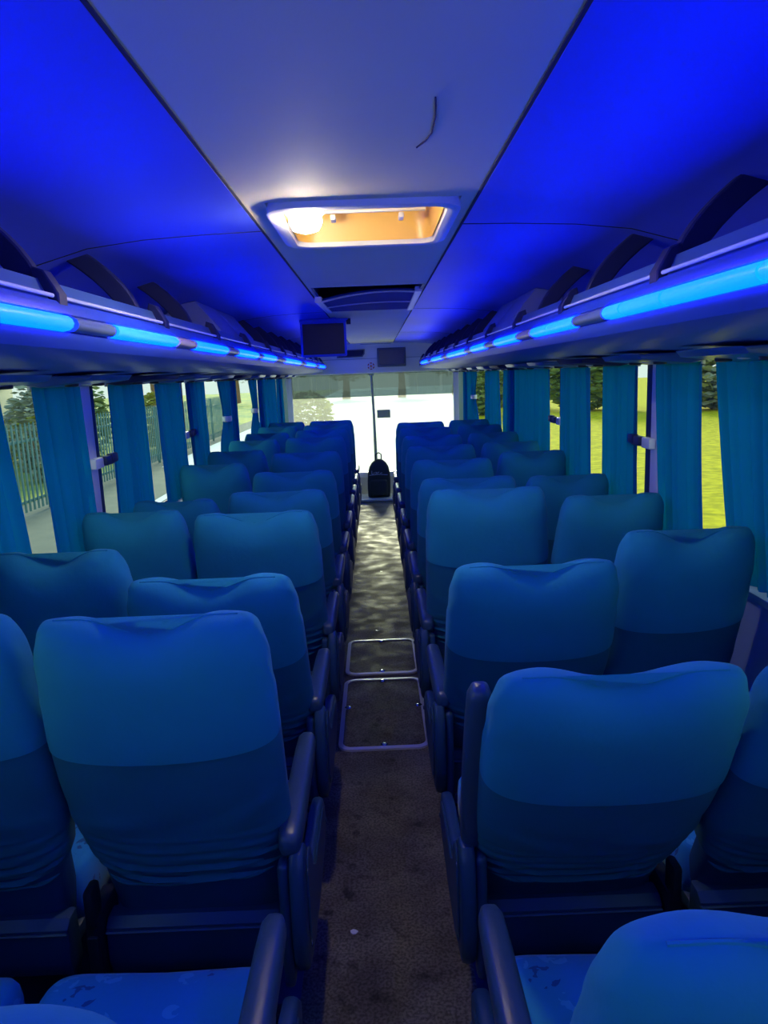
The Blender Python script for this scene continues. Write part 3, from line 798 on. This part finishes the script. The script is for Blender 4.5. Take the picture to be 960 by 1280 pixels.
# windscreen
t = empty('window_31', (0, YF + .12, 0)); tag(t, 'wide windscreen of the bus with tinted top band and centre divider', 'windscreen', kind='structure')
b = MB(); b.box(-1.12, 1.12, -.004, .004, .30, 1.34); b.build('window_pane', wsg_m, t)
b = MB(); b.box(-1.12, 1.12, -.004, .004, 1.34, 1.65); b.build('tinted_band', band_m, t)
b = MB(); b.tube([(-.014, -.02, 1.66), (.0, -.02, 1.1), (.006, -.02, .30)], [.016, .018, .024], 12); b.box(-.05, .02, -.04, .0, 1.615, 1.65, .006); b.build('divider', mat('divider_olive', (.42, .50, .30), .5), t)
b = MB(); b.box(-1.19, -1.09, -.05, .04, .0, 1.66, .015); b.box(1.09, 1.19, -.05, .04, .0, 1.66, .015); b.box(-1.19, 1.19, -.05, .04, .24, .31, .01); b.build('window_frame', white_m, t)
b = MB(); b.box(.045, .225, YF + .10, YF + .113, 1.045, 1.155, .001, 1); tag(b.build('notice_sticker', poster_m), 'small pale green notice sticker on the windscreen right of the divider', 'sticker')
b = MB(); b.box(-1.19, 1.19, YF + .08, YF + .2, -.06, .26, .02)
tag(b.build('trim_7', step_m), 'pale lower panel under the windscreen', 'panel', kind='structure')
b = MB(); b.box(-.30, .32, 9.40, 9.94, -.02, .035, .012); b.box(-.30, .32, 9.40, 9.42, .0, .05, .008)
tag(b.build('trim_8', step_m), 'cream step edge at the front end of the aisle', 'step', kind='structure')
# dashboard of the driver
t = empty('dashboard', (-.62, 9.86, 0))
b = MB(); b.prism([(-.02, 0), (-.06, .55), (-.03, .66), (.10, .70), (.20, .66), (.22, 0)], 'x', -.46, .34, .02, 3); b.build('dash_body', mat('dash_grey', (.55, .56, .54), .5), t)
b = MB(); b.tube([(.19 * math.cos(2 * PI * k / 28), -.14 - .06 * math.sin(2 * PI * k / 28) * 1.2, .70 + .18 * math.sin(2 * PI * k / 28)) for k in range(28)], .014, 10, closed=True)
b.tube([(-.18, -.14, .70), (.18, -.14, .70)], .012, 8); b.tube([(0, -.14, .70), (0, .04, .60)], .025, 10); b.build('steering_wheel', black_m, t)
tag(t, 'grey dashboard with steering wheel below the windscreen on the left', 'dashboard')
# backpack on the front step
t = empty('backpack', (.03, 9.70, .0355))
n = 28; rings = []
for (z, w, d) in [(0, .135, .09), (.01, .146, .10), (.10, .152, .11), (.22, .152, .11), (.32, .145, .105), (.40, .125, .09), (.45, .095, .07), (.485, .055, .045), (.50, .02, .02)]:
    rings.append([(w * sgnpow(math.cos(2 * PI * i / n), .6) + .012 * z / .5, d * sgnpow(math.sin(2 * PI * i / n), .6), z) for i in range(n)])
b = MB(); b.rings(rings); b.build('bag_body', bag_m, t)
b = MB(); b.box(-.115, .115, -.145, -.08, .03, .24, .03, 3); b.build('front_pocket', bag_m, t)
b = MB(); b.tube([(-.09 + .02 * k, -.125, .06 + .001 * k) for k in range(10)], .004, 6); b.tube([(-.12, -.105, .30), (0, -.118, .31), (.12, -.105, .30)], .004, 6); b.build('zip', bagp_m, t)
b = MB(); b.tube([(-.03, -.01, .485), (-.03, -.01, .56), (.01, -.01, .585), (.045, -.01, .56), (.045, -.01, .48)], .008, 8); b.build('grab_handle', bag_m, t)
b = MB()
for (x0, z0, x1, z1) in [(-.085, .36, -.085, .315), (-.085, .315, -.065, .315), (-.055, .34, -.055, .315), (-.040, .338, -.022, .338), (-.022, .338, -.022, .315), (-.040, .315, -.022, .327), (-.008, .34, -.008, .315), (-.008, .335, .012, .34), (.02, .322, .05, .33)]:
    b.tube([(x0, -.112, z0), (x1, -.112, z1)], .0045, 6)
b.build('printed_mark', bagp_m, t)
tag(t, 'dark rounded backpack with pale print standing at the front of the aisle', 'backpack')

# ------------------------------------------------------------------ outside
ZG = -1.05
def slab(name, m, x0, x1, y0, y1, z, label):
    b = MB(); b.box(x0, x1, y0, y1, z - .2, z); tag(b.build(name, m), label, 'ground', kind='structure')
slab('lawn', grassR_m, 3.2, 160, -12, 160, ZG, 'sunlit yellow-green lawn beyond the right windows')
slab('path', pave_m, -8.3, 3.2, -12, 10.8, ZG - .01, 'pale pavement around the bus')
slab('field', verge_m, -160, -8.3, -12, 160, ZG - .005, 'patchy green ground beyond the fence')
slab('path', pave_m, -8.3, -5.2, 10.8, 160, ZG - .012, 'grey pavement along the fence')
slab('ground', court_m, -5.2, 3.2, 10.8, 24., ZG, 'pale sunlit forecourt ahead of the bus')
b = MB(); b.prism([(-7., 24.), (3.2, 24.), (17., 130.), (17., 160.), (-7., 160.)], 'z', ZG - .2, ZG + .003); tag(b.build('ground', court_m), 'wide pale sunlit forecourt far ahead of the bus', 'ground', kind='structure')
# palisade fence
t = empty('palisade_fence', (-7.4, 22, ZG)); b = MB()
y = 5.
while y < 40:
    b.prism([(-.03, .10), (.03, .10), (.03, 1.86), (0, 1.96), (-.03, 1.86)], 'x', -.012, .012, M=Matrix.Translation((0, y - 22, 0))); y += .2
b.build('picket_panel', fence_m, t)
for z in (.28, 1.55):
    b = MB(); b.box(-.04, -.01, 5 - 22, 40 - 22, z, z + .06, .008); b.build('fence_rail', fence_m, t)
for k in range(13):
    b = MB(); b.box(-.09, -.02, 5.1 + 2.9 * k - 22 - .04, 5.1 + 2.9 * k - 22 + .04, 0, 1.9, .01); b.build('fence_post', fence_m, t)
tag(t, 'green metal palisade fence beyond the left windows', 'fence')

def leafblob(b, c, r, n, size, rr, mi=0):
    for _ in range(n):
        while True:
            d = Vector((rr.uniform(-1, 1), rr.uniform(-1, 1), rr.uniform(-1, 1)))
            if .15 < d.length < 1: break
        d = d.normalized() * (.55 + .45 * rr.random() ** .5)
        p = Vector(c) + Vector((d.x * r[0], d.y * r[1], d.z * r[2]))
        q = Matrix.Rotation(rr.uniform(0, 2 * PI), 3, 'Z') @ Matrix.Rotation(rr.uniform(-1.2, 1.2), 3, 'X')
        s = size * rr.uniform(.6, 1.3)
        b.add([p + q @ Vector(v) for v in ((-s, 0, 0), (0, -s * .5, 0), (s, 0, 0), (0, s * .5, 0))], [(0, 1, 2, 3)], mi=mi)
def tree(x, y, h, cr, m, label, seed, tr=.16, crown_z=None):
    rr = random.Random(seed); t = empty('tree', (x, y, ZG))
    b = MB(); b.tube([(0, 0, -.05), (.05, 0, h * .3), (-.05, .05, h * .6), (.05, 0, h * .8)], [tr * 1.3, tr, tr * .8, tr * .4], 10)
    for k in range(4):
        a = k * 1.7 + seed; b.tube([(0, 0, h * (.45 + .07 * k)), (cr * .35 * math.cos(a), cr * .35 * math.sin(a), h * (.6 + .07 * k))], [tr * .5, tr * .2], 7)
    b.build('trunk', trunk_m, t)
    b = MB(); cz = crown_z or h * .72
    for k in range(6):
        a = k * 1.05 + seed; leafblob(b, (cr * .5 * math.cos(a), cr * .5 * math.sin(a), cz + rr.uniform(-.2, .35) * cr), (cr * .6, cr * .6, cr * .5), 170, cr * .085, rr)
    b.build('foliage', m, t, sharp=180); tag(t, label, 'tree', 'trees outside the bus')
def bush(x, y, r, h, m, label, seed, n=1100):
    rr = random.Random(seed); t = empty('bush', (x, y, ZG))
    b = MB()
    for k in range(5): b.tube([(0, 0, 0), (r * .4 * math.cos(k * 1.3), r * .4 * math.sin(k * 1.3), h * .6)], [.04, .015], 6)
    b.build('stem', trunk_m, t)
    b = MB(); leafblob(b, (0, 0, h * .55), (r, r, h * .55), n, r * .11 + .05, rr); b.build('foliage', m, t, sharp=180)
    tag(t, label, 'bush', 'bushes outside the bus')
# left, behind the fence
bush(-13.4, 23, 2.2, 1.7, leafB_m, 'yellow-green bush seen low through the nearest left window', 1)
bush(-12.5, 28, 1.9, 1.6, leafB_m, 'yellow bush behind the fence farther along the left side', 2)
bush(-9.0, 31.0, .95, 2.2, leafB_m, 'bright yellow shrub beside the fence before tied curtains', 3)
tree(-17, 30, 6.4, 2.6, leafC_m, 'pale leafy tree behind the fence through nearest left window', 4)
tree(-14, 36, 6.4, 2.5, leafA_m, 'green tree behind the fence beyond the near left latch', 5)
tree(-12.2, 41.5, 6.5, 2.4, leafA_m, 'green tree behind the fence between left curtains', 6)
bush(-9.6, 21.5, 1.0, 2.6, leafC_m, 'grey-green bush close behind the fence between the near left curtains', 12)
bush(-10.2, 26, 1.0, 2.7, leafA_m, 'dark green bush close behind the fence just past the near left latch', 13)
tree(-22, 33, 6.6, 2.8, leafC_m, 'pale tree standing farthest out on the left', 7)
t = empty('house', (-30, 46, ZG)); b = MB(); b.box(-6, 6, -4, 4, 0, 3.2, .02); b.build('house_wall', house_m, t); b = MB(); b.prism([(-6.4, 3.15), (6.4, 3.15), (0, 4.6)], 'y', -4.3, 4.3); b.build('house_roof', roof_m, t)
for x in (-3.5, 0, 3.5):
    b = MB(); b.box(x - .6, x + .6, -4.05, -3.98, 1., 2.2, .01); b.build('house_window', darkglass_m, t)
tag(t, 'beige house with low brown roof behind the fence', 'house')
# ahead, at the far end of the forecourt
for k, (x, y, h, cr, m) in enumerate([(-10., 88, 6.2, 2.9, leafA_m), (-3.4, 90, 6.6, 2.9, leafC_m), (3.2, 88, 6.1, 2.9, leafA_m), (9.8, 90, 6.6, 2.9, leafC_m), (-16.6, 90, 6.6, 2.9, leafC_m)]):
    tree(x, y, h, cr, m, 'far tree ahead of the bus, ' + ['second from left', 'left of the windscreen divider', 'just right of the windscreen divider', 'farthest right', 'leftmost of the row'][k], 20 + k, tr=.4, crown_z=h * .58)
bush(-3.0, 34, 1.1, 1.9, leafB_m, 'yellow bush on the pale forecourt left of the windscreen divider', 9)
# right: bushes at the far edge of the lawn
for k, (x, y, r, h, m) in enumerate([(19.5, 43, 3.0, 4.2, leafC_m), (26.3, 44, 3.2, 4.4, leafC_m), (13.2, 47, 2.6, 3.9, leafA_m), (9.5, 56, 2.3, 3.9, leafC_m), (33, 43, 3, 4.6, leafA_m), (6.6, 46, 1.6, 3., leafA_m)]):
    bush(x, y, r, h, m, 'grey-green bush at the far lawn edge, ' + ['behind the near right gap', 'second from right', 'behind the white right post', 'third from the windscreen', 'rightmost of the row', 'nearest to the windscreen'][k], 40 + k, 2600)

# ------------------------------------------------------------------ light
w = bpy.data.worlds.new('World'); S.world = w; w.use_nodes = True
nt = w.node_tree; bg = nt.nodes['Background']
tc = nt.nodes.new('ShaderNodeTexCoord'); sp = nt.nodes.new('ShaderNodeSeparateXYZ'); rp = nt.nodes.new('ShaderNodeValToRGB')
nt.links.new(tc.outputs['Generated'], sp.inputs[0]); nt.links.new(sp.outputs['Z'], rp.inputs['Fac'])
rp.color_ramp.elements[0].position = 0.; rp.color_ramp.elements[0].color = (.95, 1., .98, 1)
rp.color_ramp.elements[1].position = .7; rp.color_ramp.elements[1].color = (.38, .66, 1., 1)
nt.links.new(rp.outputs[0], bg.inputs['Color']); bg.inputs['Strength'].default_value = 1.3
sun = bpy.data.lights.new('sun', 'SUN'); sun.energy = 7.; sun.color = (1., .93, .70); sun.angle = R(14)
so = bpy.data.objects.new('sun', sun); COL.objects.link(so)
so.rotation_euler = Vector((.015, -.95, -.30)).to_track_quat('-Z', 'Y').to_euler()

# ------------------------------------------------------------------ camera
f = 924.; pitch, yaw, roll = R(10.5), R(.35), R(2.2)
fw = Vector((math.sin(yaw) * math.cos(pitch), math.cos(yaw) * math.cos(pitch), -math.sin(pitch)))
r0 = fw.cross(Vector((0, 0, 1))).normalized(); u0 = r0.cross(fw)
RR = r0 * math.cos(roll) - u0 * math.sin(roll); UU = u0 * math.cos(roll) + r0 * math.sin(roll)
cam = bpy.data.cameras.new('camera'); co = bpy.data.objects.new('camera', cam); COL.objects.link(co)
M = Matrix((RR, UU, -fw)).transposed().to_4x4(); M.translation = Vector((.025, 0, 1.62)); co.matrix_world = M
cam.sensor_fit = 'VERTICAL'; cam.sensor_height = 36.; cam.sensor_width = 27.; cam.lens = f / 1280 * 36; cam.clip_start = .02; cam.clip_end = 300
S.camera = co
S.view_settings.view_transform = 'Standard'; S.view_settings.look = 'None'; S.view_settings.gamma = 1; S.view_settings.exposure = 0.
S.view_settings.use_curve_mapping = False
S.cycles.use_denoising = True
S.cycles.max_bounces = 10; S.cycles.diffuse_bounces = 5; S.cycles.transparent_max_bounces = 16
